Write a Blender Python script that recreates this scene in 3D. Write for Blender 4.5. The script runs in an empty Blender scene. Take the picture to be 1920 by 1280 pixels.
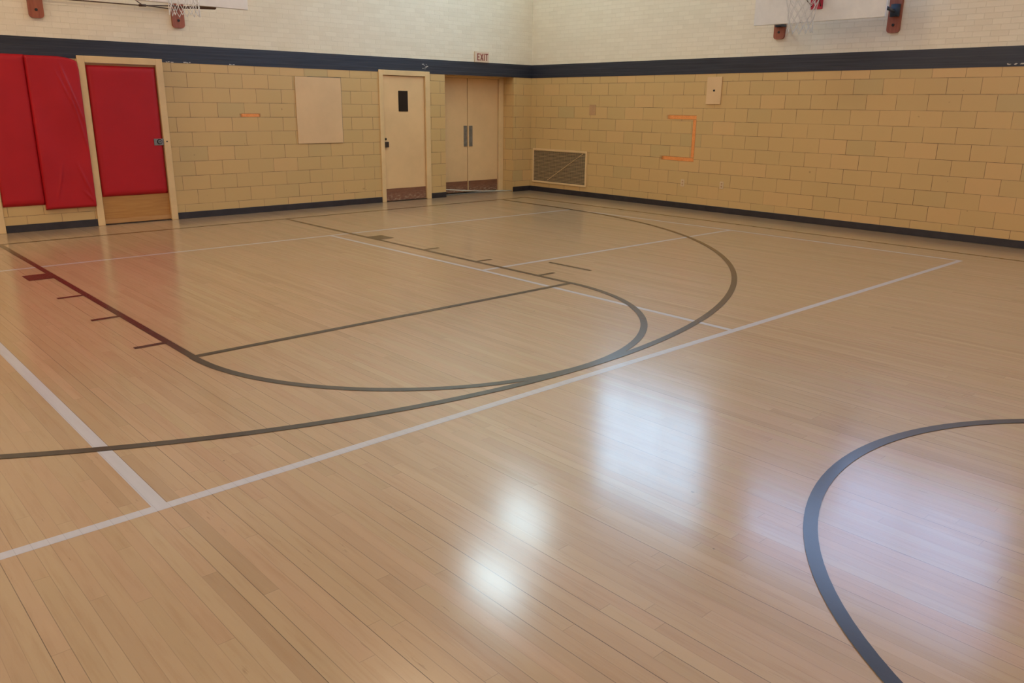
import bpy, bmesh, math, random
from mathutils import Vector, Matrix
random.seed(7)
PI = math.pi
scn = bpy.context.scene
COL = scn.collection

# ---------------------------------------------------------------- camera
YL, XR = 0.9033, 7.6325          # plane of the left wall (y) and of the right wall (x)
YB, XN, ZC = -23.3, -7.6325, 6.4 # rear wall, near side wall, ceiling
cam_d = bpy.data.cameras.new('camera'); cam = bpy.data.objects.new('camera', cam_d); COL.objects.link(cam)
cam.location = (-3.7077, -10.9406, 1.6271)
cam.rotation_euler = (1.2853266, -0.010970, -0.7407085)
cam_d.sensor_width = 36; cam_d.sensor_fit = 'HORIZONTAL'; cam_d.lens = 1504.288 / 1920 * 36
cam_d.clip_start = 0.05; cam_d.clip_end = 200
scn.camera = cam
# ---------------------------------------------------------------- world, view
w = bpy.data.worlds.new('world'); scn.world = w; w.use_nodes = True
w.node_tree.nodes['Background'].inputs[0].default_value = (0.75, 0.85, 1.0, 1)
w.node_tree.nodes['Background'].inputs[1].default_value = 1.0
scn.view_settings.view_transform = 'Standard'; scn.view_settings.look = 'None'
scn.view_settings.exposure = 0.09; scn.view_settings.gamma = 1.0
scn.view_settings.use_curve_mapping = False
LAMP = (1.0, 0.79, 0.52), 33.0      # colour and radiance of the unseen warm ceiling lamps that fill the room
COOL = (0.62, 0.88, 1.0), 21.0      # cool lamps: those near the corner, mirrored in the floor, plus an added fill
DAY_R = (0.41, 0.70, 1.0), 5.2      # daylight in the frosted high windows over the grille wall
DAY_D = (0.34, 0.56, 1.0), 3.9      # the same, farther from the corner
DAY_N = (0.72, 0.78, 1.0), 3.0      # daylight in the high windows of the side wall

# ---------------------------------------------------------------- helpers
def lin(c):
    if isinstance(c, str):
        c = [int(c[i:i+2], 16) / 255 for i in (0, 2, 4)]
    return tuple((v / 12.92 if v <= 0.04045 else ((v + 0.055) / 1.055) ** 2.4) for v in c) + (1,)

class NT:
    def __init__(s, name):
        s.m = bpy.data.materials.new(name); s.m.use_nodes = True
        s.t = s.m.node_tree; s.n = s.t.nodes; s.b = s.n['Principled BSDF']; s.out = s.n['Material Output']
    def node(s, typ, **kw):
        n = s.n.new(typ)
        for k, v in kw.items(): setattr(n, k, v)
        return n
    def link(s, a, b): s.t.links.new(a, b)
    def set(s, n, i, v):
        if hasattr(v, 'default_value') or isinstance(v, bpy.types.NodeSocket): s.link(v, n.inputs[i])
        else: n.inputs[i].default_value = v
    def math(s, op, a, b=0.0, c=None, clamp=False):
        n = s.node('ShaderNodeMath', operation=op, use_clamp=clamp)
        s.set(n, 0, a); s.set(n, 1, b)
        if c is not None: s.set(n, 2, c)
        return n.outputs[0]
    def mix(s, f, a, b, mode='MIX'):
        n = s.node('ShaderNodeMix', data_type='RGBA', blend_type=mode)
        s.set(n, 0, f); s.set(n, 6, a); s.set(n, 7, b)
        return n.outputs[2]
    def noise(s, vec, scale, detail=2.0, rough=0.5):
        n = s.node('ShaderNodeTexNoise'); s.link(vec, n.inputs['Vector'])
        n.inputs['Scale'].default_value = scale; n.inputs['Detail'].default_value = detail
        n.inputs['Roughness'].default_value = rough
        return n.outputs[0]
    def ramp(s, f, stops):
        n = s.node('ShaderNodeValToRGB'); s.link(f, n.inputs[0]); e = n.color_ramp.elements
        while len(e) < len(stops): e.new(0.5)
        for i, (p, c) in enumerate(stops): e[i].position = p; e[i].color = c
        return n.outputs[0]
    def rng(s, v, a, b, c, d):
        n = s.node('ShaderNodeMapRange'); s.link(v, n.inputs[0])
        for i, x in enumerate((a, b, c, d)): n.inputs[i + 1].default_value = x
        return n.outputs[0]
    def comb(s, x, y, z=0.0):
        n = s.node('ShaderNodeCombineXYZ'); s.set(n, 0, x); s.set(n, 1, y); s.set(n, 2, z)
        return n.outputs[0]
    def sep(s, v):
        n = s.node('ShaderNodeSeparateXYZ'); s.link(v, n.inputs[0]); return n.outputs
    def obj(s): return s.node('ShaderNodeTexCoord').outputs['Object']
    def bump(s, h, strength, dist):
        n = s.node('ShaderNodeBump'); s.link(h, n.inputs['Height'])
        n.inputs['Strength'].default_value = strength; n.inputs['Distance'].default_value = dist
        s.link(n.outputs[0], s.b.inputs['Normal']); return n

def plain(name, col, rough=0.5, metal=0.0, var=0.06, nscale=6.0, bump=0.0, bscale=60.0, coat=0.0):
    t = NT(name); c = lin(col); o = t.obj()
    nz = t.noise(o, nscale, 4.0, 0.6)
    dark = tuple(v * (1 - 2 * var) for v in c[:3]) + (1,)
    lite = tuple(min(1, v * (1 + 2 * var)) for v in c[:3]) + (1,)
    t.link(t.ramp(nz, [(0.3, dark), (0.7, lite)]), t.b.inputs['Base Color'])
    t.b.inputs['Roughness'].default_value = rough; t.b.inputs['Metallic'].default_value = metal
    t.b.inputs['Coat Weight'].default_value = coat
    if bump: t.bump(t.noise(o, bscale, 3.0), bump, 0.01)
    return t.m

def emit(name, col, power):
    t = NT(name); c = tuple(col) + (1,)
    t.b.inputs['Base Color'].default_value = (0.8, 0.8, 0.8, 1)
    t.b.inputs['Emission Color'].default_value = c; t.b.inputs['Emission Strength'].default_value = power
    return t.m

# --- maple strip floor
FLOOR_ROUGH = 0.18
def maple():
    t = NT('maple_strips'); o = t.obj(); x, y, z = t.sep(o)
    W, Ln = 0.0572, 1.5
    r = t.math('DIVIDE', t.math('ADD', x, 50 * W + 0.013), W)
    row = t.math('FLOOR', r); fr = t.math('FRACT', r)
    wn = t.node('ShaderNodeTexWhiteNoise', noise_dimensions='1D'); t.link(row, wn.inputs['W'])
    l = t.math('ADD', t.math('DIVIDE', y, Ln), t.math('MULTIPLY', wn.outputs[0], 17.3))
    li = t.math('FLOOR', l); lf = t.math('FRACT', l)
    wb = t.node('ShaderNodeTexWhiteNoise', noise_dimensions='2D'); t.link(t.comb(row, li), wb.inputs['Vector'])
    bv, bc = wb.outputs[0], wb.outputs[1]
    br, bg, bb = t.sep(bc)
    col = t.ramp(bv, [(0.0, lin('9b8060')), (0.08, lin('a18766')), (0.5, lin('a58b69')), (0.9, lin('a88f6d')), (1.0, lin('ac9472'))])
    pink = t.mix(t.math('MULTIPLY', bg, 0.55), col, lin('ad8a6d'))
    # grain, long along the boards, shifted for each board
    gv = t.comb(t.math('ADD', t.math('MULTIPLY', x, 34.0), t.math('MULTIPLY', bv, 91.0)), t.math('ADD', t.math('MULTIPLY', y, 2.2), t.math('MULTIPLY', br, 40.0)))
    g = t.noise(gv, 1.0, 5.0, 0.62)
    c2 = t.mix(t.rng(g, 0.50, 0.74, 0.0, 0.38), pink, lin('8a6440'))
    c2 = t.mix(t.rng(g, 0.42, 0.2, 0.0, 0.30), c2, lin('bea27b'))
    # mineral streaks in a few boards
    g2 = t.noise(t.comb(t.math('MULTIPLY', x, 60.0), t.math('MULTIPLY', y, 7.0), t.math('MULTIPLY', bv, 30.0)), 1.0, 3.0, 0.6)
    st = t.math('MULTIPLY', t.rng(g2, 0.66, 0.76, 0.0, 0.5), t.math('GREATER_THAN', bb, 0.72))
    c2 = t.mix(st, c2, lin('62442c'))
    # broad unevenness of the finish
    big = t.noise(o, 0.55, 3.0, 0.55)
    c2 = t.mix(t.rng(big, 0.35, 0.7, 0.0, 0.16), c2, lin('946e48'))
    # seams: hairlines, a few opened up
    e = t.math('MINIMUM', fr, t.math('SUBTRACT', 1.0, fr))
    ws = t.node('ShaderNodeTexWhiteNoise', noise_dimensions='1D'); t.link(t.math('FLOOR', t.math('ADD', r, 0.5)), ws.inputs['W'])
    sw = t.rng(ws.outputs[0], 0.45, 1.0, 0.18, 0.95)
    brk = t.rng(t.noise(t.comb(row, t.math('MULTIPLY', y, 0.8)), 1.0, 1.0), 0.30, 0.52, 0.35, 1.0)
    seam = t.math('MULTIPLY', t.math('MULTIPLY', t.math('LESS_THAN', e, 0.021), sw), brk)
    le = t.math('MINIMUM', lf, t.math('SUBTRACT', 1.0, lf))
    seam2 = t.math('MULTIPLY', t.math('LESS_THAN', le, 0.0010), 0.22)
    sm = t.math('MAXIMUM', seam, seam2)
    c3 = t.mix(sm, c2, lin('33241a'))
    # small specks
    sp = t.noise(o, 21.0, 1.0)
    c3 = t.mix(t.rng(sp, 0.80, 0.83, 0.0, 0.55), c3, lin('33241a'))
    t.link(c3, t.b.inputs['Base Color'])
    t.link(t.math('ADD', t.math('MULTIPLY', t.noise(o, 1.3, 3.0), 0.07), t.math('ADD', t.math('MULTIPLY', bg, 0.03), FLOOR_ROUGH - 0.05)), t.b.inputs['Coat Roughness'])
    t.b.inputs['Roughness'].default_value = 0.42; t.b.inputs['Coat Weight'].default_value = 1.0; t.b.inputs['Coat IOR'].default_value = 1.62; t.b.inputs['Specular IOR Level'].default_value = 0.12
    # each board very slightly tilted
    h = t.math('ADD', t.math('MULTIPLY', t.math('MULTIPLY', fr, t.math('SUBTRACT', bb, 0.5)), 0.00035), t.math('MULTIPLY', sm, -0.0004))
    h = t.math('ADD', h, t.math('MULTIPLY', t.noise(t.comb(t.math('MULTIPLY', x, 3.0), t.math('MULTIPLY', y, 0.7)), 1.0, 2.0), 0.0016))
    t.bump(h, 1.0, 1.0)
    return t.m

def line_paint(name, col, rough=FLOOR_ROUGH):
    t = NT(name); o = t.obj(); x, y, z = t.sep(o); W = 0.0572
    c = lin(col)
    n1 = t.noise(t.comb(t.math('MULTIPLY', x, 30.0), t.math('MULTIPLY', y, 3.0)), 1.0, 4.0, 0.6)
    base = t.mix(t.rng(n1, 0.35, 0.75, 0.0, 0.25), c, tuple(v * 0.72 for v in c[:3]) + (1,))
    fr = t.math('FRACT', t.math('DIVIDE', t.math('ADD', x, 50 * W + 0.013), W))
    e = t.math('MINIMUM', fr, t.math('SUBTRACT', 1.0, fr))
    base = t.mix(t.math('MULTIPLY', t.math('LESS_THAN', e, 0.015), 0.25), base, lin('3a2c20'))
    t.link(base, t.b.inputs['Base Color']); t.b.inputs['Roughness'].default_value = 0.42; t.b.inputs['Coat Weight'].default_value = 1.0; t.b.inputs['Coat IOR'].default_value = 1.44; t.b.inputs['Specular IOR Level'].default_value = 0.12
    t.b.inputs['Coat Roughness'].default_value = rough
    t.bump(t.noise(t.comb(t.math('MULTIPLY', x, 3.0), t.math('MULTIPLY', y, 0.7)), 1.0, 2.0), 1.0, 0.0010)
    return t.m

# --- glazed block below, painted brick above; joints measured on each wall
def block_wall(name, shift, zsplit=2.16):
    t = NT(name); o = t.obj(); x, y, z = t.sep(o)
    geo = t.node('ShaderNodeNewGeometry'); nx, ny, nz = t.sep(geo.outputs['Normal'])
    side = t.math('GREATER_THAN', t.math('ABSOLUTE', nx), 0.5)
    u = t.math('ADD', t.math('MULTIPLY', y, side), t.math('MULTIPLY', x, t.math('SUBTRACT', 1.0, side)))
    u = t.math('ADD', u, 40.64 - shift)
    wob = t.math('MULTIPLY', t.math('SUBTRACT', t.noise(o, 2.2, 2.0), 0.5), 0.006)
    def brick(vx, vy, bw, rh, mortar, smooth, off=0.5):
        n = t.node('ShaderNodeTexBrick'); n.offset = off; n.offset_frequency = 2; n.squash = 1.0
        t.link(t.comb(vx, vy), n.inputs['Vector']); n.inputs['Scale'].default_value = 1.0
        n.inputs['Mortar Size'].default_value = mortar; n.inputs['Mortar Smooth'].default_value = smooth
        n.inputs['Brick Width'].default_value = bw; n.inputs['Row Height'].default_value = rh
        n.inputs['Color1'].default_value = (0, 0, 0, 1); n.inputs['Color2'].default_value = (1, 1, 1, 1)
        n.inputs['Mortar'].default_value = (0.5, 0.5, 0.5, 1); n.inputs['Bias'].default_value = 0.0
        return n.outputs['Color'], n.outputs['Fac']
    bc, bf = brick(u, t.math('ADD', z, wob), 0.4064, 0.2032, 0.0027, 0.05)
    bsep = t.sep(bc)[0]
    col = t.ramp(bsep, [(0.0, lin(BLK[0])), (0.07, lin(BLK[1])), (0.5, lin(BLK[2])), (0.85, lin(BLK[3])), (1.0, lin(BLK[4]))])
    col = t.mix(t.rng(t.noise(o, 9.0, 4.0, 0.6), 0.35, 0.7, 0.0, 0.14), col, lin(BLK[0]))
    jv = t.rng(t.noise(o, 2.4, 4.0, 0.7), 0.36, 0.62, 0.28, 1.0)
    low = t.mix(t.math('MULTIPLY', bf, jv), col, lin('553a1c'))
    low = t.mix(t.rng(t.noise(o, 14.0, 1.0), 0.79, 0.82, 0.0, 0.35), low, lin('6b4c26'))
    uc, uf = brick(u, z, 0.2032, 0.0677, 0.0035, 0.5)
    ub = t.ramp(t.sep(uc)[0], [(0.0, lin(UPP[0])), (1.0, lin(UPP[1]))])
    up = t.mix(t.math('MULTIPLY', uf, 0.28), ub, lin(UPP[2]))
    up = t.mix(t.rng(t.noise(o, 5.0, 4.0, 0.6), 0.4, 0.75, 0.0, 0.12), up, lin(UPP[2]))
    m = t.math('GREATER_THAN', z, zsplit)
    t.link(t.mix(m, low, up), t.b.inputs['Base Color'])
    t.link(t.math('ADD', t.math('MULTIPLY', m, 0.2), 0.38), t.b.inputs['Roughness'])
    h = t.math('ADD', t.math('MULTIPLY', t.math('MULTIPLY', bf, t.math('SUBTRACT', 1.0, m)), -0.0015), t.math('MULTIPLY', t.math('MULTIPLY', uf, m), -0.0022))
    h = t.math('ADD', h, t.math('MULTIPLY', t.noise(o, 30.0, 3.0), t.math('ADD', t.math('MULTIPLY', m, 0.0015), 0.0006)))
    t.bump(h, 0.8, 1.0)
    return t.m
BLK = ('c0a26c', 'c8a46b', 'cca66c', 'cea76d', 'd2a86f')
UPP = ('e3d3b8', 'e9dac0', 'ccb99a')

def stripe_mat():
    t = NT('black_stripe_paint'); o = t.obj(); x, y, z = t.sep(o)
    n = t.noise(t.comb(t.math('MULTIPLY', t.math('ADD', x, y), 1.2), t.math('MULTIPLY', z, 40.0)), 1.0, 4.0, 0.6)
    c = t.ramp(n, [(0.3, lin('1c1e27')), (0.75, lin('33353f'))])
    f = t.math('FRACT', t.math('DIVIDE', z, 0.0787))
    j = t.math('LESS_THAN', f, 0.05)
    t.link(t.mix(t.math('MULTIPLY', j, 0.35), c, lin('5a5452')), t.b.inputs['Base Color'])
    t.b.inputs['Roughness'].default_value = 0.42
    t.bump(t.math('MULTIPLY', j, -1.0), 0.6, 0.002)
    return t.m

def vinyl():
    t = NT('red_vinyl'); o = t.obj(); x, y, z = t.sep(o)
    n = t.noise(o, 2.5, 3.0)
    t.link(t.ramp(n, [(0.3, lin(RED[0])), (0.7, lin(RED[1]))]), t.b.inputs['Base Color'])
    t.b.inputs['Roughness'].default_value = 0.5; t.b.inputs['Specular IOR Level'].default_value = 0.3
    t.bump(t.noise(o, 180.0, 2.0), 0.2, 0.001)
    return t.m
RED = ('aa151c', 'b4181f')

def mk_kick():
    t = NT('worn_kick_plate'); o = t.obj(); x, y, z = t.sep(o)
    n = t.noise(t.comb(t.math('MULTIPLY', x, 5.0), t.math('MULTIPLY', z, 30.0)), 1.0, 6.0, 0.7)
    c = t.ramp(n, [(0.3, lin('6e4330')), (0.6, lin('84563c')), (0.72, lin('9c7050'))])
    s = t.rng(t.noise(t.comb(t.math('MULTIPLY', x, 12.0), t.math('MULTIPLY', z, 60.0)), 1.0, 6.0, 0.75), 0.50, 0.62, 0.0, 0.95)
    band = t.rng(z, 0.17, 0.05, 0.0, 1.0)
    t.link(t.mix(t.math('MULTIPLY', s, band), c, lin('b9a184')), t.b.inputs['Base Color'])
    t.b.inputs['Roughness'].default_value = 0.45
    return t.m

def wood(name, a, b, rough=0.4, sc=(4, 4, 30), axis='x'):
    t = NT(name); o = t.obj(); x, y, z = t.sep(o)
    n = t.noise(t.comb(t.math('MULTIPLY', x, sc[0]), t.math('MULTIPLY', y, sc[1]), t.math('MULTIPLY', z, sc[2])), 1.0, 5.0, 0.62)
    t.link(t.ramp(n, [(0.3, lin(a)), (0.7, lin(b))]), t.b.inputs['Base Color'])
    t.b.inputs['Roughness'].default_value = rough
    return t.m

M = dict(
    maple=maple(), white_line=line_paint('white_line_paint', 'b2b0b4'), dark_line=line_paint('dark_line_paint', '241b13'),
    wall_l=block_wall('left_wall_block_and_brick', 0.107), wall_r=block_wall('right_wall_block_and_brick', 0.150),
    stripe=stripe_mat(), base=plain('black_rubber_base', '2b2527', 0.45, var=0.15, nscale=8),
    vinyl=vinyl(), trim=plain('cream_trim_paint', 'dcb883', 0.38, var=0.04, nscale=3),
    door=plain('cream_door_paint', 'deb682', 0.38, var=0.03, nscale=2.0), panel=plain('cream_panel_paint', 'd9b282', 0.45, var=0.03, nscale=2),
    kick=mk_kick(), wood=wood('varnished_door_wood', 'a56f35', 'b98444', 0.4, (3, 3, 60)),
    pale_wood=wood('pale_worn_wood', 'b07c44', 'c08e56', 0.4, (3, 3, 60)),
    block_wood=wood('stained_bracket_wood', '8a4530', 'a25a3e', 0.5, (40, 40, 3)),
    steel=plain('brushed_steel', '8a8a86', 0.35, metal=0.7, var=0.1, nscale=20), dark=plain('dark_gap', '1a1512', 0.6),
    dark_metal=plain('dark_bronze_metal', '3a2c22', 0.4, metal=0.3, var=0.12), glass=plain('dark_door_glass', '1c1a1c', 0.12, var=0.05),
    grey_blue=plain('blue_grey_metal', '2f3a4a', 0.4, metal=0.4, var=0.1), board=plain('white_backboard_paint', 'd9d3cc', 0.35, var=0.03),
    red_paint=plain('red_metal_paint', 'b3213a', 0.4, var=0.05), cord=plain('white_net_cord', 'd0cbc6', 0.8, var=0.08, nscale=40),
    brown_rod=plain('brown_steel_rod', '4d3324', 0.5, metal=0.3), ceiling=plain('ceiling_paint', 'ece6d8', 0.8, var=0.03),
    lamp=emit('lit_lamp_diffuser', *LAMP), cool=emit('lit_cool_lamp_diffuser', *COOL), day=emit('frosted_daylit_pane', *DAY_R), day_d=emit('frosted_blue_pane', *DAY_D),
    day_n=emit('frosted_side_pane', *DAY_N),
    housing=plain('white_lamp_housing', 'e6e4de', 0.5, var=0.02), chip=plain('bare_chipped_patch', 'cfc6b6', 0.7, var=0.1, nscale=60),
    patch=plain('pinkish_cover_paint', 'b88e62', 0.5, var=0.04), outlet=plain('pale_outlet_plastic', 'd2b68c', 0.5, var=0.03),
    sign=plain('sign_face_cream', 'd9bfa2', 0.5, var=0.03), sign_red=plain('sign_red', '9a4a3c', 0.5, var=0.06),
    cable=plain('pale_cable', 'c9c2ae', 0.5, var=0.05), adj=plain('rim_orange_steel', 'c2452c', 0.4, var=0.05))

def soft_tape():
    t = NT('orange_sprayed_paint'); a = t.node('ShaderNodeAttribute', attribute_name='cover')
    o = t.obj()
    t.link(t.ramp(t.noise(o, 20.0, 3.0), [(0.3, lin('e48a42')), (0.7, lin('ee9a54'))]), t.b.inputs['Base Color'])
    t.b.inputs['Roughness'].default_value = 0.5
    n = t.noise(o, 60.0, 3.0)
    al = t.math('MULTIPLY', a.outputs['Fac'], t.rng(n, 0.25, 0.5, 0.8, 1.0), clamp=True)
    t.link(al, t.b.inputs['Alpha'])
    return t.m
M['orange'] = soft_tape()

def grille_mat():
    t = NT('perforated_grille'); o = t.obj(); x, y, z = t.sep(o); P = 0.0262
    fy = t.math('ABSOLUTE', t.math('SUBTRACT', t.math('FRACT', t.math('DIVIDE', y, P)), 0.5))
    fz = t.math('ABSOLUTE', t.math('SUBTRACT', t.math('FRACT', t.math('DIVIDE', z, P)), 0.5))
    hole = t.math('MULTIPLY', t.math('LESS_THAN', fy, 0.37), t.math('LESS_THAN', fz, 0.37))
    t.link(t.mix(hole, lin('bb9c70'), lin('120e0c')), t.b.inputs['Base Color']); t.b.inputs['Roughness'].default_value = 0.5
    t.bump(t.math('MULTIPLY', hole, -1.0), 0.8, 0.004)
    return t.m
M['grille'] = grille_mat()

def link_obj(name, bm, mat, parent=None, kind=None, label=None, cat=None, group=None, smooth=False):
    me = bpy.data.meshes.new(name); bmesh.ops.recalc_face_normals(bm, faces=bm.faces[:])
    bm.to_mesh(me); bm.free()
    if mat: me.materials.append(mat)
    if smooth:
        for f in me.polygons: f.use_smooth = True
    o = bpy.data.objects.new(name, me); COL.objects.link(o)
    if parent: o.parent = parent
    tag(o, label, cat, group, kind); return o
def tag(o, label=None, cat=None, group=None, kind=None):
    for k, v in (('label', label), ('category', cat), ('group', group), ('kind', kind)):
        if v: o[k] = v
    return o
def empty(name, label=None, cat=None, group=None, kind=None, loc=(0, 0, 0)):
    o = bpy.data.objects.new(name, None); COL.objects.link(o); o.location = loc; o.empty_display_size = 0.1
    return tag(o, label, cat, group, kind)
def box(bm, x0, x1, y0, y1, z0, z1, bev=0.0, seg=2):
    r = bmesh.ops.create_cube(bm, size=1.0, matrix=Matrix.Translation(((x0+x1)/2, (y0+y1)/2, (z0+z1)/2)) @ Matrix.Diagonal((abs(x1-x0), abs(y1-y0), abs(z1-z0), 1)))
    if bev:
        es = {e for v in r['verts'] for e in v.link_edges}
        bmesh.ops.bevel(bm, geom=list(es), offset=bev, segments=seg, profile=0.5, affect='EDGES')
def B(*a, **k):
    bm = bmesh.new(); box(bm, *a, **k); return bm
def tube(bm, pts, r, n=8, closed=False, caps=True):
    pts = [Vector(p) for p in pts]; rings = []; N = len(pts)
    up = None
    for i, p in enumerate(pts):
        if closed: d = pts[(i+1) % N] - pts[i-1]
        else: d = pts[min(i+1, N-1)] - pts[max(i-1, 0)]
        d.normalize()
        if up is None: up = Vector((0, 0, 1)) if abs(d.z) < 0.9 else Vector((1, 0, 0))
        a = (up - d * up.dot(d)).normalized(); up = a; b = d.cross(a)
        rr = r[i] if isinstance(r, (list, tuple)) else r
        rings.append([bm.verts.new(p + a * rr * math.cos(2*PI*k/n) + b * rr * math.sin(2*PI*k/n)) for k in range(n)])
    m = N if closed else N - 1
    for i in range(m):
        A, C = rings[i], rings[(i+1) % N]
        for k in range(n): bm.faces.new((A[k], A[(k+1) % n], C[(k+1) % n], C[k]))
    if caps and not closed:
        bm.faces.new(rings[0]); bm.faces.new(rings[-1][::-1])
    return bm
def disc_y(bm, cx, y0, y1, cz, r, n=24):   # short cylinder along y
    M4 = Matrix.Translation((cx, (y0+y1)/2, cz)) @ Matrix.Rotation(PI/2, 4, 'X')
    bmesh.ops.create_cone(bm, cap_ends=True, segments=n, radius1=r, radius2=r, depth=abs(y1-y0), matrix=M4)
def disc_x(bm, x0, x1, cy, cz, r, n=24):
    M4 = Matrix.Translation(((x0+x1)/2, cy, cz)) @ Matrix.Rotation(PI/2, 4, 'Y')
    bmesh.ops.create_cone(bm, cap_ends=True, segments=n, radius1=r, radius2=r, depth=abs(x1-x0), matrix=M4)

# ================================================================ ROOM SHELL
HS, HT, HB = 2.149, 2.385, 0.094
floor = link_obj('floor', B(XN-0.5, XR+0.5, YB-0.5, YL+0.9, -0.2, 0.0), M['maple'], kind='structure',
                 label='glossy pale maple strip gymnasium floor with painted court lines')
ceiling = link_obj('ceiling', B(XN-0.5, XR+0.5, YB-0.5, YL+0.9, ZC, ZC+0.2), M['ceiling'], kind='structure')
def wall_with_openings(y0, y1, xa, xb, ztop, ops):
    bm = bmesh.new(); x = xa
    for (o0, o1, oz) in ops:
        box(bm, x, o0, y0, y1, 0, ztop); box(bm, o0, o1, y0, y1, oz, ztop); x = o1
    box(bm, x, xb, y0, y1, 0, ztop); return bm
D1 = (-0.40, 0.515, 2.108); D2 = (4.18, 5.065, 2.10); RC = (5.50, 7.162, HS)
wall_left = link_obj('wall_left', wall_with_openings(YL, YL+0.42, XN-0.3, XR+0.3, ZC, (D1, D2, RC)), M['wall_l'], kind='structure',
                     label='wall of glazed tan blocks with pale painted brick above, holding the doors')
# closure behind the openings
link_obj('trim_1', B(RC[0]-0.1, RC[1]+0.1, YL+0.42, YL+0.5, 0, 2.4), M['dark'], kind='structure')
wall_right = link_obj('wall_right', B(XR, XR+0.3, YB-0.3, YL, 0, ZC), M['wall_r'], kind='structure',
                      label='long wall of glazed tan blocks with pale painted brick above, holding the grille')
wall_rear = link_obj('wall_rear', B(XN-0.3, XR+0.3, YB-0.3, YB, 0, ZC), M['wall_l'], kind='structure')
wall_near = link_obj('wall_near', B(XN-0.3, XN, YB, YL, 0, ZC), M['wall_r'], kind='structure')

# black stripe
def strip_l(x0, x1, z0, z1, t): return B(x0, x1, YL-t, YL, z0, z1)
bm = bmesh.new()
box(bm, XN, XR, YL-0.004, YL+0.001, HS, HT)
st_l = link_obj('painted_stripe', bm, M['stripe'], wall_left, label='black painted stripe')
bm = bmesh.new(); box(bm, XR-0.004, XR+0.001, YB, YL, HS, HT)
st_r = link_obj('painted_stripe', bm, M['stripe'], wall_right, label='black painted stripe')
def chips(parent, pts, plane):
    rnd = random.Random(3); bm = bmesh.new()
    for (u, z, su, sz, n) in pts:
        for _ in range(n):
            cu, cz = u + rnd.uniform(-su, su), z + rnd.uniform(-sz, sz)
            a, b = rnd.uniform(0.008, 0.03), rnd.uniform(0.003, 0.008)
            vs = []
            for k in range(7):
                th = 2*PI*k/7; q = rnd.uniform(0.6, 1.1)
                p = (cu + a*q*math.cos(th), cz + b*q*math.sin(th))
                vs.append(bm.verts.new((p[0], YL-0.0048, p[1]) if plane == 'L' else (XR-0.0048, p[0], p[1])))
            bm.faces.new(vs)
    return link_obj('chipped_paint', bm, M['chip'], parent, label='pale chips in the black paint')
chips(st_l, [(0.70, 2.156, 0.07, 0.005, 4), (0.95, 2.157, 0.05, 0.005, 3), (1.62, 2.157, 0.06, 0.004, 3), (5.06, 2.27, 0.06, 0.045, 12)], 'L')
chips(st_r, [(-7.5, 2.176, 0.12, 0.008, 9)], 'R')
# base boards
bm = bmesh.new()
for a, b in ((-1.565, -0.47), (0.605, 4.105), (5.155, 5.5), (7.162, XR)): box(bm, a, b, YL-0.010, YL, 0, HB, bev=0.003, seg=1)
link_obj('baseboard_left', bm, M['base'], kind='structure')
link_obj('baseboard_right', B(XR-0.010, XR, YB, YL-0.010, 0, HB, bev=0.003, seg=1), M['base'], kind='structure')

# ================================================================ COURT LINES (painted, part of the floor)
LZ = 0.0
def ribbon(pts, w, z, closed=False):
    bm = bmesh.new(); P = [Vector((x, y)) for x, y in pts]; N = len(P); L = []
    for i, p in enumerate(P):
        if closed: d = P[(i+1) % N] - P[i-1]
        else: d = P[min(i+1, N-1)] - P[max(i-1, 0)]
        d.normalize(); n = Vector((-d.y, d.x)) * w/2
        L.append((bm.verts.new((p.x+n.x, p.y+n.y, z)), bm.verts.new((p.x-n.x, p.y-n.y, z))))
    for i in range(N if closed else N-1):
        a, b = L[i], L[(i+1) % N]; bm.faces.new((a[0], a[1], b[1], b[0]))
    for f in bm.faces:
        f.normal_update()
        if f.normal.z < 0: f.normal_flip()
    return bm
def court(name, pts, w, mat, lvl, closed=False, label=None):
    bm = ribbon(pts, w, 0.0006 + 0.0003*lvl, closed)
    me = bpy.data.meshes.new(name); bm.to_mesh(me); bm.free(); me.materials.append(mat)
    o = bpy.data.objects.new(name, me); COL.objects.link(o); o.parent = floor
    o['label'] = label or name.replace('_', ' '); return o
WL, DL = M['white_line'], M['dark_line']
w_ = 0.052
court('white_court_line', [(-7.0, -1.735), (6.04, -1.790)], w_, WL, 0, label='white line nearest the doors')
court('white_court_line', [(6.0, -1.79), (6.085, -4.76), (6.112, -7.757)], w_, WL, 1, label='white side line nearest the grille wall')
court('white_court_line', [(-7.0, -7.715), (6.135, -7.750)], 0.056, WL, 0, label='long white line across the middle')
court('white_court_line', [(1.53, -1.775), (1.565, -4.74), (1.535, -7.718)], w_, WL, 1, label='white line beside the lane')
court('white_court_line', [(1.57, -4.745), (6.09, -4.765)], w_, WL, 2, label='short white cross line')
court('white_court_line', [(-2.733, -1.75), (-2.735, -7.715)], 0.062, WL, 1, label='white line at the left foreground')
court('sideline', [(6.650, 0.02), (6.672, -4.65), (6.645, -8.247), (6.645, -22.4)], 0.05, DL, 2, label='dark side line along the grille wall')
court('baseline', [(-7.0, 0.0), (6.665, 0.0)], 0.05, DL, 3, label='dark base line along the door wall')
LH, FT = 1.822, -5.765
court('lane_line', [(-LH, 0.0), (-LH, FT)], 0.055, DL, 4, label='dark lane line on the left')
court('lane_line', [(LH, 0.0), (LH, FT)], 0.055, DL, 4, label='dark lane line on the right')
court('free_throw_line', [(-LH, FT+0.01), (LH, FT+0.01)], 0.055, DL, 5)
court('free_throw_arc', [(1.826*math.cos(t*PI/64), FT - 1.826*math.sin(t*PI/64)) for t in range(65)], 0.055, DL, 6)
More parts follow.
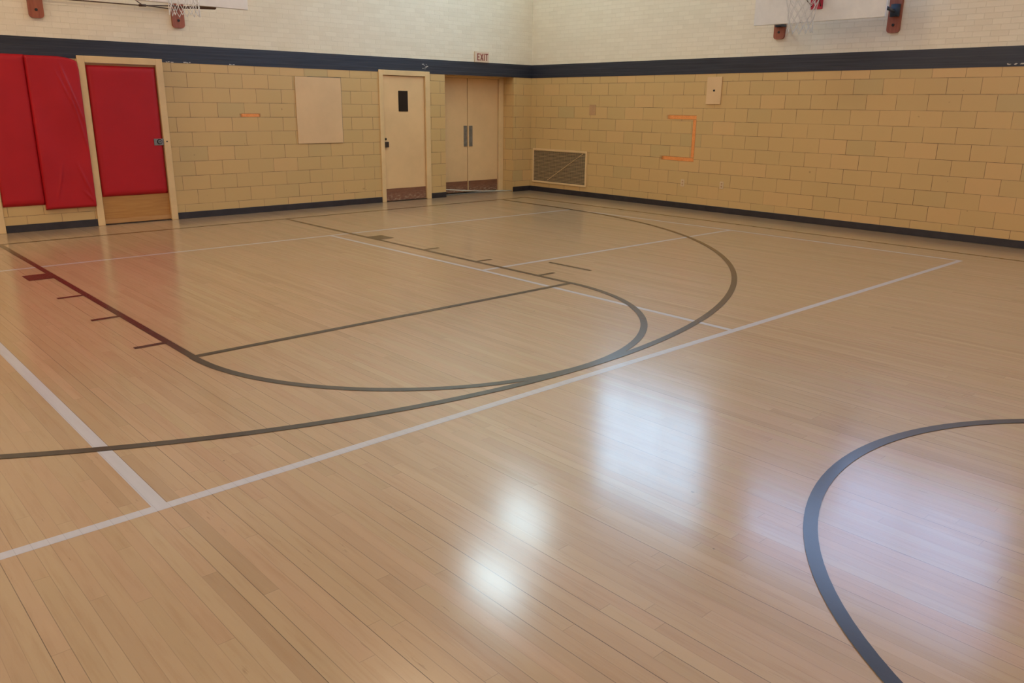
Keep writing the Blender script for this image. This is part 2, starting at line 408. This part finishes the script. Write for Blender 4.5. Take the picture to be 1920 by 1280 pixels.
pa = [(-6.04, 0.0), (-6.02, -1.6)] + [(-6.0*math.cos(t*PI/120), -1.6 - 6.005*math.sin(t*PI/120)) for t in range(1, 120)] + [(6.02, -1.6), (6.05, 0.0)]
court('three_point_line', pa, 0.055, DL, 7)
court('centre_circle', [(1.803*math.cos(t*PI/64), -11.218 + 1.803*math.sin(t*PI/64)) for t in range(128)], 0.056, DL, 8, True)
for s in (-1, 1):
    court('lane_block', [(s*(LH+0.02), -2.30), (s*(LH+0.235), -2.30)], 0.29, DL, 5)
    for y in (-3.38, -4.335, -5.305):
        court('lane_mark', [(s*(LH+0.02), y), (s*(LH+0.228), y)], 0.05, DL, 5)
court('coach_mark', [(2.420, -4.87), (2.428, -5.47)], 0.045, DL, 5, label='short dark mark beyond the lane')

# ================================================================ DOORS
# padded door
d1 = empty('door_1', 'door covered by a red pad over a varnished wood foot, in a cream frame', kind='structure', loc=(0.055, YL, 0))
def P(name, bm, mat, parent, **k):
    o = link_obj(name, bm, mat, None, **k)
    o.parent = parent
    wm = Matrix.Translation(parent.location) if parent.type == 'EMPTY' else Matrix.Identity(4)
    o.matrix_parent_inverse = wm.inverted() if parent.parent is None else Matrix.Identity(4)
    return o
def sub(name, bm, mat, parent, **k):
    o = link_obj(name, bm, mat, None, **k); o.parent = parent; return o
def casing(x0, x1, zt, o, wl, wr, th, pr=0.02, depth=0.09):
    bm = bmesh.new()
    box(bm, x0, x0+wl, YL-pr, YL+depth, 0, zt, bev=0.004, seg=1)
    box(bm, x1-wr, x1, YL-pr, YL+depth, 0, zt, bev=0.004, seg=1)
    box(bm, x0+wl-0.002, x1-wr+0.002, YL-pr, YL+depth, zt-th, zt, bev=0.004, seg=1)
    return bm
P('door_frame', casing(-0.480, 0.598, 2.190, D1, 0.09, 0.09, 0.085), M['trim'], d1)
P('door_leaf', B(-0.388, 0.506, YL+0.022, YL+0.066, 0.012, 2.103), M['wood'], d1, label='varnished wooden door leaf')
def puffed(x0, x1, z0, z1, yb, th, nx=24, nz=44, amp=0.004, seed=0, fn=None, wr=None):
    """vinyl pad: a closed thin box with rounded rims and a gently uneven face"""
    from mathutils import noise as NZ
    bm = bmesh.new(); F = []; Bk = []
    for j in range(nz+1):
        rf = []; rb = []
        for i in range(nx+1):
            u, v = i/nx, j/nz
            x = x0 + (x1-x0)*u; z = z0 + (z1-z0)*v
            if fn: x, z = fn(u, v, x, z)
            e = min(u*(x1-x0), (1-u)*(x1-x0), v*(z1-z0), (1-v)*(z1-z0))
            k = min(1.0, e/0.03); prof = math.sqrt(max(0.0, 1-(1-k)**2))
            h = th*(0.25+0.75*prof) + amp*prof*NZ.noise(Vector((x*3+seed, z*1.6, seed)))
            if wr: h += prof*wr(u, v)
            rf.append(bm.verts.new((x, yb-h, z))); rb.append(bm.verts.new((x, yb, z)))
        F.append(rf); Bk.append(rb)
    for j in range(nz):
        for i in range(nx):
            bm.faces.new((F[j][i], F[j][i+1], F[j+1][i+1], F[j+1][i]))
            bm.faces.new((Bk[j][i], Bk[j+1][i], Bk[j+1][i+1], Bk[j][i+1]))
    for j in range(nz):
        bm.faces.new((F[j][0], F[j+1][0], Bk[j+1][0], Bk[j][0])); bm.faces.new((F[j][nx], Bk[j][nx], Bk[j+1][nx], F[j+1][nx]))
    for i in range(nx):
        bm.faces.new((F[0][i], Bk[0][i], Bk[0][i+1], F[0][i+1])); bm.faces.new((F[nz][i], F[nz][i+1], Bk[nz][i+1], Bk[nz][i]))
    return bm
P('door_pad', puffed(-0.374, 0.498, 0.382, 2.078, YL+0.022, 0.034, amp=0.002, seed=3), M['vinyl'], d1, smooth=True, label='red vinyl pad')
dlk = P('door_lock', B(0.372, 0.503, YL-0.022, YL-0.009, 1.045, 1.135, bev=0.003), M['steel'], d1, label='steel lock plate')
bm = bmesh.new(); disc_y(bm, 0.447, YL-0.0235, YL-0.0215, 1.095, 0.036)
sub('escutcheon', bm, M['dark'], dlk, label='dark ring round the lock')
bm = bmesh.new(); disc_y(bm, 0.447, YL-0.036, YL-0.021, 1.095, 0.025)
kn = sub('lock_cylinder', bm, M['steel'], dlk)
bm = bmesh.new(); disc_y(bm, 0.447, YL-0.0375, YL-0.035, 1.095, 0.008, 12)
kh = link_obj('keyhole', bm, M['dark'], None); kh.parent = dlk
P('door_sweep', B(-0.386, 0.504, YL+0.014, YL+0.0215, 0.014, 0.075, bev=0.002, seg=1), M['pale_wood'], d1, label='pale strip along the foot of the door')
P('threshold', B(-0.388, 0.506, YL-0.01, YL+0.08, 0.0, 0.011), M['dark_metal'], d1)
bm = bmesh.new(); disc_y(bm, 0.548, YL-0.026, YL-0.018, 1.095, 0.009, 12)
P('strike_hole', bm, M['dark'], d1)

# cream single door
d2 = empty('door_2', 'single cream door with a small dark glass pane', kind='structure', loc=(4.62, YL, 0))
P('door_frame', casing(4.105, 5.158, 2.182, D2, 0.082, 0.10, 0.083), M['trim'], d2)
bm = bmesh.new(); box(bm, 4.190, 5.052, YL+0.016, YL+0.060, 0.012, 2.094, bev=0.002, seg=1)
lf2 = P('door_leaf', bm, M['door'], d2)
P('shadow_gap', B(4.184, 5.06, YL+0.061, YL+0.07, 0.0, 2.10), M['dark'], d2)
P('glass_pane', B(4.507, 4.702, YL+0.010, YL+0.018, 1.515, 1.855, bev=0.002, seg=1), M['glass'], d2, label='small dark vision pane')
P('kick_plate', B(4.196, 5.046, YL+0.011, YL+0.017, 0.014, 0.222), M['kick'], d2, label='worn brown kick plate')
P('door_handle', B(4.188, 4.262, YL-0.030, YL+0.016, 0.925, 1.018, bev=0.006), M['dark_metal'], d2, label='dark square latch')
bm = bmesh.new(); disc_y(bm, 4.222, YL+0.002, YL+0.016, 1.062, 0.019)
P('lock_cylinder', bm, M['dark_metal'], d2)
P('threshold', B(4.187, 5.056, YL-0.02, YL+0.08, 0.0, 0.008), M['dark_metal'], d2)

# double door in the recess
YD = 1.222
d3 = empty('door_3', 'pair of tall cream doors set back in a recess near the corner', kind='structure', loc=(6.33, YD, 0))
bm = bmesh.new(); box(bm, 7.048, 7.160, YD-0.035, YD+0.06, 0, HS-0.002, bev=0.004, seg=1); box(bm, 5.502, 5.54, YD-0.035, YD+0.06, 0, HS-0.002, bev=0.004, seg=1)
box(bm, 5.541, 7.047, YD-0.02, YD+0.06, 2.115, HS-0.002)
P('door_frame', bm, M['trim'], d3)
for (a, b) in ((5.545, 6.272), (6.286, 7.036)):
    bm = bmesh.new(); box(bm, a, b, YD, YD+0.044, 0.025, 2.112, bev=0.002, seg=1)
    lf = P('door_leaf', bm, M['door'], d3)
    hx = (6.182, 6.258) if b < 6.5 else (6.313, 6.393)
    P('push_plate', B(hx[0], hx[1], YD-0.012, YD-0.001, 0.880, 1.258, bev=0.002, seg=1), M['steel'], d3, label='brushed steel push plate')
    P('kick_plate', B(a+0.012, b-0.008, YD-0.006, YD-0.0005, 0.03, 0.232), M['kick'], d3, label='worn brown kick plate')
P('shadow_gap', B(5.54, 7.047, YD+0.045, YD+0.055, 0.0, 2.112), M['dark'], d3)
P('threshold', B(5.503, 7.158, YD-0.12, YD-0.012, 0.0, 0.012, bev=0.003, seg=1), M['steel'], d3, label='worn metal threshold')
link_obj('cable', tube(bmesh.new(), [(5.503, 0.93, 0.137), (5.79, 0.93, 0.106), (6.08, 0.93, 0.078), (6.34, 0.93, 0.058), (6.60, 0.93, 0.045), (6.85, 0.93, 0.034), (7.158, 0.93, 0.020)], 0.009, 8), M['cable'], None, label='thin pale cable hanging low across the recessed double doors', cat='cable', smooth=True)
# frame of the next door, at the far left
d4 = empty('door_4', 'cream door frame post at the left edge beside the red wall pads', kind='structure', loc=(-1.62, YL, 0))
P('door_frame', B(-1.70, -1.572, YL-0.02, YL+0.001, 0, 2.14, bev=0.004, seg=1), M['trim'], d4)

# ================================================================ THINGS ON THE LEFT WALL
pad_a = puffed(-1.562, -1.080, 0.328, 2.172, YL-0.001, 0.030, amp=0.004, seed=1)
link_obj('wall_pad', pad_a, M['vinyl'], None, label='flat red vinyl wall pad at the left edge of the photo', cat='wall pad', group='red wall pads', smooth=True)
def corner(u, v, x, z):
    # top right corner slumped, sides slightly slanted
    if u > 0.55 and v > 0.9:
        z -= 0.05 * ((u-0.55)/0.45)**2 * ((v-0.9)/0.1)
    if v > 0.93 and u > 0.9: x -= 0.02*(v-0.93)/0.07*(u-0.9)/0.1
    return x, z
def wrinkle(u, v):
    s = 0.0
    for (u0, v0, u1, v1, a, wd) in ((0.62, 0.95, 0.98, 0.55, 0.010, 0.022), (0.66, 0.9, 1.02, 0.30, 0.008, 0.02), (0.50, 0.92, 0.86, 0.62, 0.006, 0.018), (0.22, 0.05, 0.42, 0.30, 0.006, 0.03), (0.75, 0.12, 0.98, 0.03, 0.006, 0.02), (0.70, 0.30, 0.95, 0.06, 0.007, 0.025)):
        dx, dv = u1-u0, v1-v0; L2 = dx*dx+dv*dv; t = max(0, min(1, ((u-u0)*dx+(v-v0)*dv)/L2))
        d = math.hypot(u-u0-t*dx, (v-v0-t*dv)*2.0)
        s += 2.0*a*math.exp(-(d/wd)**2)*math.sin(PI*min(1, max(0.0, t*0.9+0.05)))
    return s
link_obj('wall_pad', puffed(-1.082, -0.470, 0.262, 2.168, YL-0.001, 0.062, nx=60, nz=110, amp=0.012, seed=9, fn=corner, wr=wrinkle), M['vinyl'], None,
         label='thick wrinkled red vinyl wall pad beside the padded door', cat='wall pad', group='red wall pads', smooth=True)
wp = link_obj('wall_panel', B(2.575, 3.382, YL-0.014, YL-0.0005, 1.020, 2.026, bev=0.002, seg=1), M['panel'], None,
              label='large smooth cream board fixed flat on the block wall between the doors', cat='panel')
bm = bmesh.new(); box(bm, 3.382, 3.390, YL-0.006, YL-0.0004, 1.03, 2.03); box(bm, 2.80, 3.39, YL-0.006, YL-0.0004, 2.0262, 2.033)  # dark strips put where shade falls along the right and top edges
sub('shadow_line', bm, M['dark'], wp, label='dark strip standing in for the shadow at the board edge')
def bars(bm, L, y0, y1):
    for (x0, z0, x1, z1, w) in L:
        d = Vector((x1-x0, z1-z0)); n = Vector((-d.y, d.x)).normalized()*w/2
        q = [(x0+n.x, z0+n.y), (x1+n.x, z1+n.y), (x1-n.x, z1-n.y), (x0-n.x, z0-n.y)]
        f = [bm.verts.new((a, y0, b)) for a, b in q]; g = [bm.verts.new((a, y1, b)) for a, b in q]
        bm.faces.new(f); bm.faces.new(g[::-1])
        for k in range(4): bm.faces.new((f[k], g[k], g[(k+1) % 4], f[(k+1) % 4]))
sg = link_obj('exit_sign', B(6.175, 6.512, YL-0.030, YL-0.0045, 2.383, 2.566, bev=0.004), M['sign'], None,
              label='small exit sign with red letters above the double doors', cat='exit sign')
bm = bmesh.new(); Z0, Z1 = 2.415, 2.535; y0, y1 = YL-0.034, YL-0.029; T = 0.018
bars(bm, [(6.235, Z0, 6.235, Z1, T), (6.235, Z1-T/2, 6.285, Z1-T/2, T), (6.235, (Z0+Z1)/2, 6.278, (Z0+Z1)/2, T), (6.235, Z0+T/2, 6.285, Z0+T/2, T),
          (6.305, Z0, 6.365, Z1, T), (6.305, Z1, 6.365, Z0, T), (6.395, Z0, 6.395, Z1, T), (6.452, Z0, 6.452, Z1, T), (6.420, Z1-T/2, 6.484, Z1-T/2, T)], y0, y1)
sub('lettering', bm, M['sign_red'], sg, label='red letters EXIT')

def spray(name, segs, place, parent, label):
    bm = bmesh.new(); lay = bm.verts.layers.float_color.new('cover')
    for (a0, b0, a1, b1, w, f0, f1) in segs:      # f0/f1: how far each end fades out
        d = Vector((a1-a0, b1-b0)); Ls = d.length; d /= Ls; n = Vector((-d.y, d.x)); K = 24; rows = []
        for i in range(K+1):
            t = i/K; s = t*Ls
            al = min(1.0, (s/f0) if f0 else 1, ((Ls-s)/f1) if f1 else 1)
            r = []
            for k, ed in ((-0.62, 0), (-0.40, 1), (0.40, 1), (0.62, 0)):
                p = Vector((a0, b0)) + d*s + n*w*k
                v = bm.verts.new(place(p.x, p.y)); c = al*ed; v[lay] = (c, c, c, 1); r.append(v)
            rows.append(r)
        for i in range(K):
            for k in range(3): bm.faces.new((rows[i][k], rows[i][k+1], rows[i+1][k+1], rows[i+1][k]))
    return sub(name, bm, M['orange'], parent, label=label)
spray('orange_paint_mark', [(1.645, 1.450, 1.990, 1.450, 0.048, 0.05, 0.04)], lambda a, b: (a, YL-0.002, b), wall_left, 'short faded orange paint dash')
spray('orange_paint_mark', [(-2.38, 1.478, -2.985, 1.478, 0.062, 0.08, 0), (-2.955, 1.440, -2.955, 0.844, 0.062, 0, 0), (-2.985, 0.806, -2.28, 0.812, 0.062, 0, 0.12)],
      lambda a, b: (XR-0.002, a, b), wall_right, 'square orange paint bracket')

# ================================================================ THINGS ON THE RIGHT WALL
gr = empty('vent_grille', 'large perforated air return grille low on the wall near the corner', 'grille', loc=(XR, 0.095, 0.17))
bm = bmesh.new(); a0, a1, z0, z1 = -0.630, 0.818, 0.176, 0.832; fw = 0.036
for q in ((a0, a1, z0, z0+fw), (a0, a1, z1-fw, z1), (a0, a0+fw, z0+fw, z1-fw), (a1-fw, a1, z0+fw, z1-fw)): box(bm, XR-0.022, XR-0.0005, q[0], q[1], q[2], q[3], bev=0.003, seg=1)
P('grille_frame', bm, M['trim'], gr)
P('perforated_sheet', B(XR-0.012, XR-0.001, a0+fw-0.002, a1-fw+0.002, z0+fw-0.002, z1-fw+0.002), M['grille'], gr, label='dark perforated sheet')
P('diagonal_wire', tube(bmesh.new(), [(XR-0.016, 0.40, 0.235), (XR-0.016, -0.53, 0.785)], 0.005, 6), M['trim'], gr)

ap = empty('access_panel', 'small cream wall hatch with a dark keyhole under the black stripe', 'access panel', loc=(XR, -3.29, 1.68))
P('hatch_door', B(XR-0.020, XR-0.0005, -3.420, -3.150, 1.688, 2.10, bev=0.002, seg=1), M['panel'], ap)
bm = bmesh.new(); disc_x(bm, XR-0.024, XR-0.019, -3.290, 1.895, 0.016)
P('lock', bm, M['dark'], ap)
cp = link_obj('cover_plate', B(XR-0.007, XR-0.0005, -0.793, -0.640, 1.482, 1.662, bev=0.002, seg=1), M['patch'], None,
              label='small blank pinkish brown cover plate on the right wall above the grille', cat='cover plate')
for i, (y, z, lab) in enumerate(((-2.800, 0.420, 'small pale electrical outlet plate below the orange paint bracket, nearer the grille'), (-3.560, 0.440, 'small pale electrical outlet plate low on the right wall, farther from the grille'))):
    e = empty('electrical_outlet', lab, 'outlet', 'wall outlets', loc=(XR, y, z))
    P('cover_plate', B(XR-0.007, XR-0.0005, y-0.036, y+0.036, z-0.058, z+0.058, bev=0.002, seg=1), M['outlet'], e)
    bm = bmesh.new()
    for dz in (-0.022, 0.022): box(bm, XR-0.009, XR-0.006, y-0.014, y+0.014, z+dz-0.013, z+dz+0.013)
    P('socket', bm, M['patch'], e)

# ================================================================ BASKETBALL HOOPS
def hoop(origin, rz, label, off, bl, arms, flat_y, wood_x, foot=2.575):
    """local frame: wall at y=0, court towards -y; x along the wall (board centre x=0)"""
    e = empty('basketball_hoop', label, 'basketball hoop', 'wall mounted basketball hoops', loc=origin); e.rotation_euler = (0, 0, rz)
    D = off                       # distance of the face of the board from the wall
    def A(name, bm, mat, parent=e, **k):
        o = link_obj(name, bm, mat, None, **k); o.parent = parent; return o
    bb = A('backboard', B(-0.915, 0.915, -D, -D+0.035, bl, bl+1.22, bev=0.006), M['board'], label='white backboard')
    bm = bmesh.new()
    zz = 3.05 + 0.02
    for q in ((-0.305, 0.305, zz, zz+0.05), (-0.305, 0.305, zz+0.41, zz+0.46), (-0.305, -0.255, zz, zz+0.46), (0.255, 0.305, zz, zz+0.46)):
        box(bm, q[0], q[1], -D-0.002, -D, q[2], q[3])
    A('target_square', bm, M['red_paint'], bb)
    pl = A('mounting_plate', B(-0.085, 0.085, -D-0.016, -D-0.001, 2.885, 3.13, bev=0.003), M['red_paint'], label='red rim mounting plate')
    rc = -D-0.15-0.2286
    A('rim', tube(bmesh.new(), [(0.2286*math.cos(t*PI/24), rc+0.2286*math.sin(t*PI/24), 3.05) for t in range(48)], 0.0095, 10, closed=True), M['adj'], smooth=True, label='orange rim')
    bm = bmesh.new(); box(bm, -0.055, 0.055, rc+0.225, -D-0.01, 3.03, 3.045)
    for s in (-1, 1): tube(bm, [(s*0.06, -D-0.014, 2.92), (s*0.10, rc+0.205, 3.035)], 0.006, 8)
    A('rim_brace', bm, M['brown_rod'])
    # net: diamonds of cord, narrowing to the foot
    bm = bmesh.new(); n = 12; rad = [0.2286, 0.205, 0.185, 0.168, 0.158, 0.155, 0.160]; zl = [3.045 - d_*(3.045-foot)/6 for d_ in range(7)]
    rnd = random.Random(5 + int(off*100))
    J = {}
    for l in range(7):
        for k in range(n):
            th = 2*PI*(k + 0.5*(l % 2))/n; jr = 0 if l == 0 else rnd.uniform(-0.006, 0.006)
            J[l, k] = (( rad[l]+jr)*math.cos(th), rc+(rad[l]+jr)*math.sin(th), zl[l] + (0 if l == 0 else rnd.uniform(-0.008, 0.008)))
    for l in range(6):
        for k in range(n):
            k2 = (k+1) % n if l % 2 else (k-1) % n
            for kk in (k, k2):
                p, q = Vector(J[l, k]), Vector(J[l+1, kk]); mid = (p+q)/2 + Vector((rnd.uniform(-.004, .004), rnd.uniform(-.004, .004), -0.004))
                tube(bm, [p, mid, q], 0.0036 if l else 0.003, 5, caps=False)
    for l in range(1, 7):
        for k in range(n): bmesh.ops.create_icosphere(bm, subdivisions=1, radius=0.0065, matrix=Matrix.Translation(J[l, k]))
    A('net', bm, M['cord'], smooth=True, label='white cord net')
    # wall timbers
    for i, x in enumerate(wood_x):
        bm = bmesh.new(); z0, z1 = 2.605+0.0, 4.25; hw = 0.083
        prof = [(x-hw, z1), (x-hw, z0+0.045)] + [(x-hw+0.045-0.045*math.cos(t*PI/10), z0+0.045-0.045*math.sin(t*PI/10)) for t in range(1, 6)] \
             + [(x+hw-0.045+0.045*math.sin(t*PI/10), z0+0.045-0.045*math.cos(t*PI/10)) for t in range(0, 5)] + [(x+hw, z0+0.045), (x+hw, z1)]
        f = [bm.verts.new((a, -0.042, b)) for a, b in prof]; g = [bm.verts.new((a, -0.0005, b)) for a, b in prof]
        bm.faces.new(f); bm.faces.new(g[::-1])
        for k in range(len(f)): bm.faces.new((f[k], g[k], g[(k+1) % len(f)], f[(k+1) % len(f)]))
        tb = A('mounting_timber', bm, M['block_wood'], label='brown vertical mounting timber')
        for zb in (2.70, 3.9):
            bm = bmesh.new(); disc_y(bm, x, -0.050, -0.041, zb, 0.017, 12); A('bolt', bm, M['dark'], tb)
    for (name, pts, r, mt) in arms:
        A(name, tube(bmesh.new(), pts, r, 10), M[mt], smooth=True)
    return e
DL_ = YL + 1.2
hoop((0, YL, 0), 0, 'basketball hoop above the red padded door, at the top left of the photo', DL_, 2.69,
     [('support_arm', [(0.87, -0.04, 2.87), (0.53, -DL_+0.06, 2.687)], 0.018, 'brown_rod'), ('support_arm', [(-0.87, -0.04, 2.92), (-0.60, -DL_+0.05, 2.76)], 0.016, 'brown_rod'),
      ('support_arm', [(0.87, -0.04, 3.9), (0.60, -DL_+0.03, 3.7)], 0.016, 'brown_rod'), ('support_arm', [(-0.87, -0.04, 3.9), (-0.60, -DL_+0.03, 3.7)], 0.016, 'brown_rod'),
      ('cross_cable', [(0.86, -0.05, 2.885), (0.40, -0.052, 2.852), (-0.86, -0.05, 2.845)], 0.007, 'brown_rod'),
      ('cross_cable', [(0.86, -0.055, 2.835), (0.40, -0.058, 2.858), (0.10, -0.40, 2.95), (-0.5, -DL_+0.03, 3.15)], 0.007, 'brown_rod'),
      ('cable_clamp', [(0.45, -0.055, 2.856), (0.36, -0.055, 2.852)], 0.016, 'brown_rod')], 0, (-0.87, 0.87), 2.535)
DR = XR - 6.87
hoop((XR, -5.27, 0), -PI/2, 'basketball hoop on the long grille wall, white backboard at the top right', DR, 2.735,
     [('support_arm', [(-0.93+0.1, -0.06, 2.78), (-0.80, -DR+0.034, 2.80)], 0.02, 'grey_blue'), ('support_arm', [(0.72, -0.06, 2.865), (0.86, -DR+0.034, 2.865)], 0.022, 'grey_blue'),
      ('support_arm', [(-0.83, -0.06, 3.8), (-0.80, -DR+0.034, 3.8)], 0.02, 'grey_blue'), ('support_arm', [(0.72, -0.06, 3.8), (0.80, -DR+0.034, 3.8)], 0.02, 'grey_blue'),
      ('arm_bracket', [(-0.93, -0.06, 2.80), (-0.93, -0.06, 2.77)], 0.055, 'grey_blue'), ('arm_bracket', [(0.73, -0.07, 2.95), (0.73, -0.07, 2.80)], 0.06, 'grey_blue')], 0, (-0.935, 0.715))

# ================================================================ LIGHT SOURCES, INFERRED AND ADDED
def ceiling_light(x, y, lab, mt='lamp'):
    e = empty('ceiling_light', lab, 'ceiling light', 'ceiling lights', loc=(x, y, ZC))
    P('lamp_housing', B(x-0.34, x+0.34, y-0.65, y+0.65, ZC-0.10, ZC-0.001, bev=0.01), M['housing'], e)
    P('diffuser', B(x-0.30, x+0.30, y-0.61, y+0.61, ZC-0.108, ZC-0.099), M[mt], e)
ceiling_light(6.25, -0.5, 'cool white ceiling light nearest the corner by the double doors', 'cool')
ceiling_light(4.35, -1.8, 'second cool white ceiling light from the corner', 'cool')
ceiling_light(1.5, -8.6, 'added cool ceiling light filling the right foreground', 'cool')  # unseen fill, added to brighten the floor at the right
for x, y in ((-5.4, -1.1), (-2.6, -3.7), (0.9, -4.3), (-6.2, -9.5), (4.0, -13.5), (-4.0, -14.5), (4.0, -19.5), (-4.0, -20.0)):  # unseen, kept clear of floor reflections; some set to lift the left wall
    ceiling_light(x, y, 'unseen warm ceiling light placed to fill the gymnasium')
n_w = 0
def high_window(side, y0, y1, z0=3.55, z1=5.6, nm=3, mt='day_n'):
    global n_w; n_w += 1
    X = XR if side == 'R' else XN; s = -1 if side == 'R' else 1
    e = empty('window_%d' % n_w, 'high frosted daylit window', kind='structure', loc=(X, (y0+y1)/2, z0))
    P('pane', B(min(X, X+s*0.012), max(X, X+s*0.012), y0, y1, z0, z1), M[mt], e)
    bm = bmesh.new(); a, b = min(X, X+s*0.035), max(X, X+s*0.035); fw = 0.05
    box(bm, a, b, y0-fw, y0, z0-fw, z1+fw); box(bm, a, b, y1, y1+fw, z0-fw, z1+fw)
    box(bm, a, b, y0, y1, z0-fw, z0); box(bm, a, b, y0, y1, z1, z1+fw)
    for k in range(1, nm): yy = y0+(y1-y0)*k/nm; box(bm, a, b, yy-0.02, yy+0.02, z0, z1)
    box(bm, a, b, y0, y1, (z0+z1)/2-0.02, (z0+z1)/2+0.02)
    P('window_frame', bm, M['dark_metal'], e)
high_window('R', -3.65, -1.2, 3.55, 5.85, mt='day')
for y0, y1 in ((-8.4, -4.6), (-12.6, -9.6), (-17, -14), (-21.5, -18.5)): high_window('R', y0, y1, 3.5, 5.75, mt='day_d')
for y0, y1 in ((-4.5, -1.5), (-8.8, -5.8), (-13.5, -10.5), (-18, -15)): high_window('N', y0, y1)
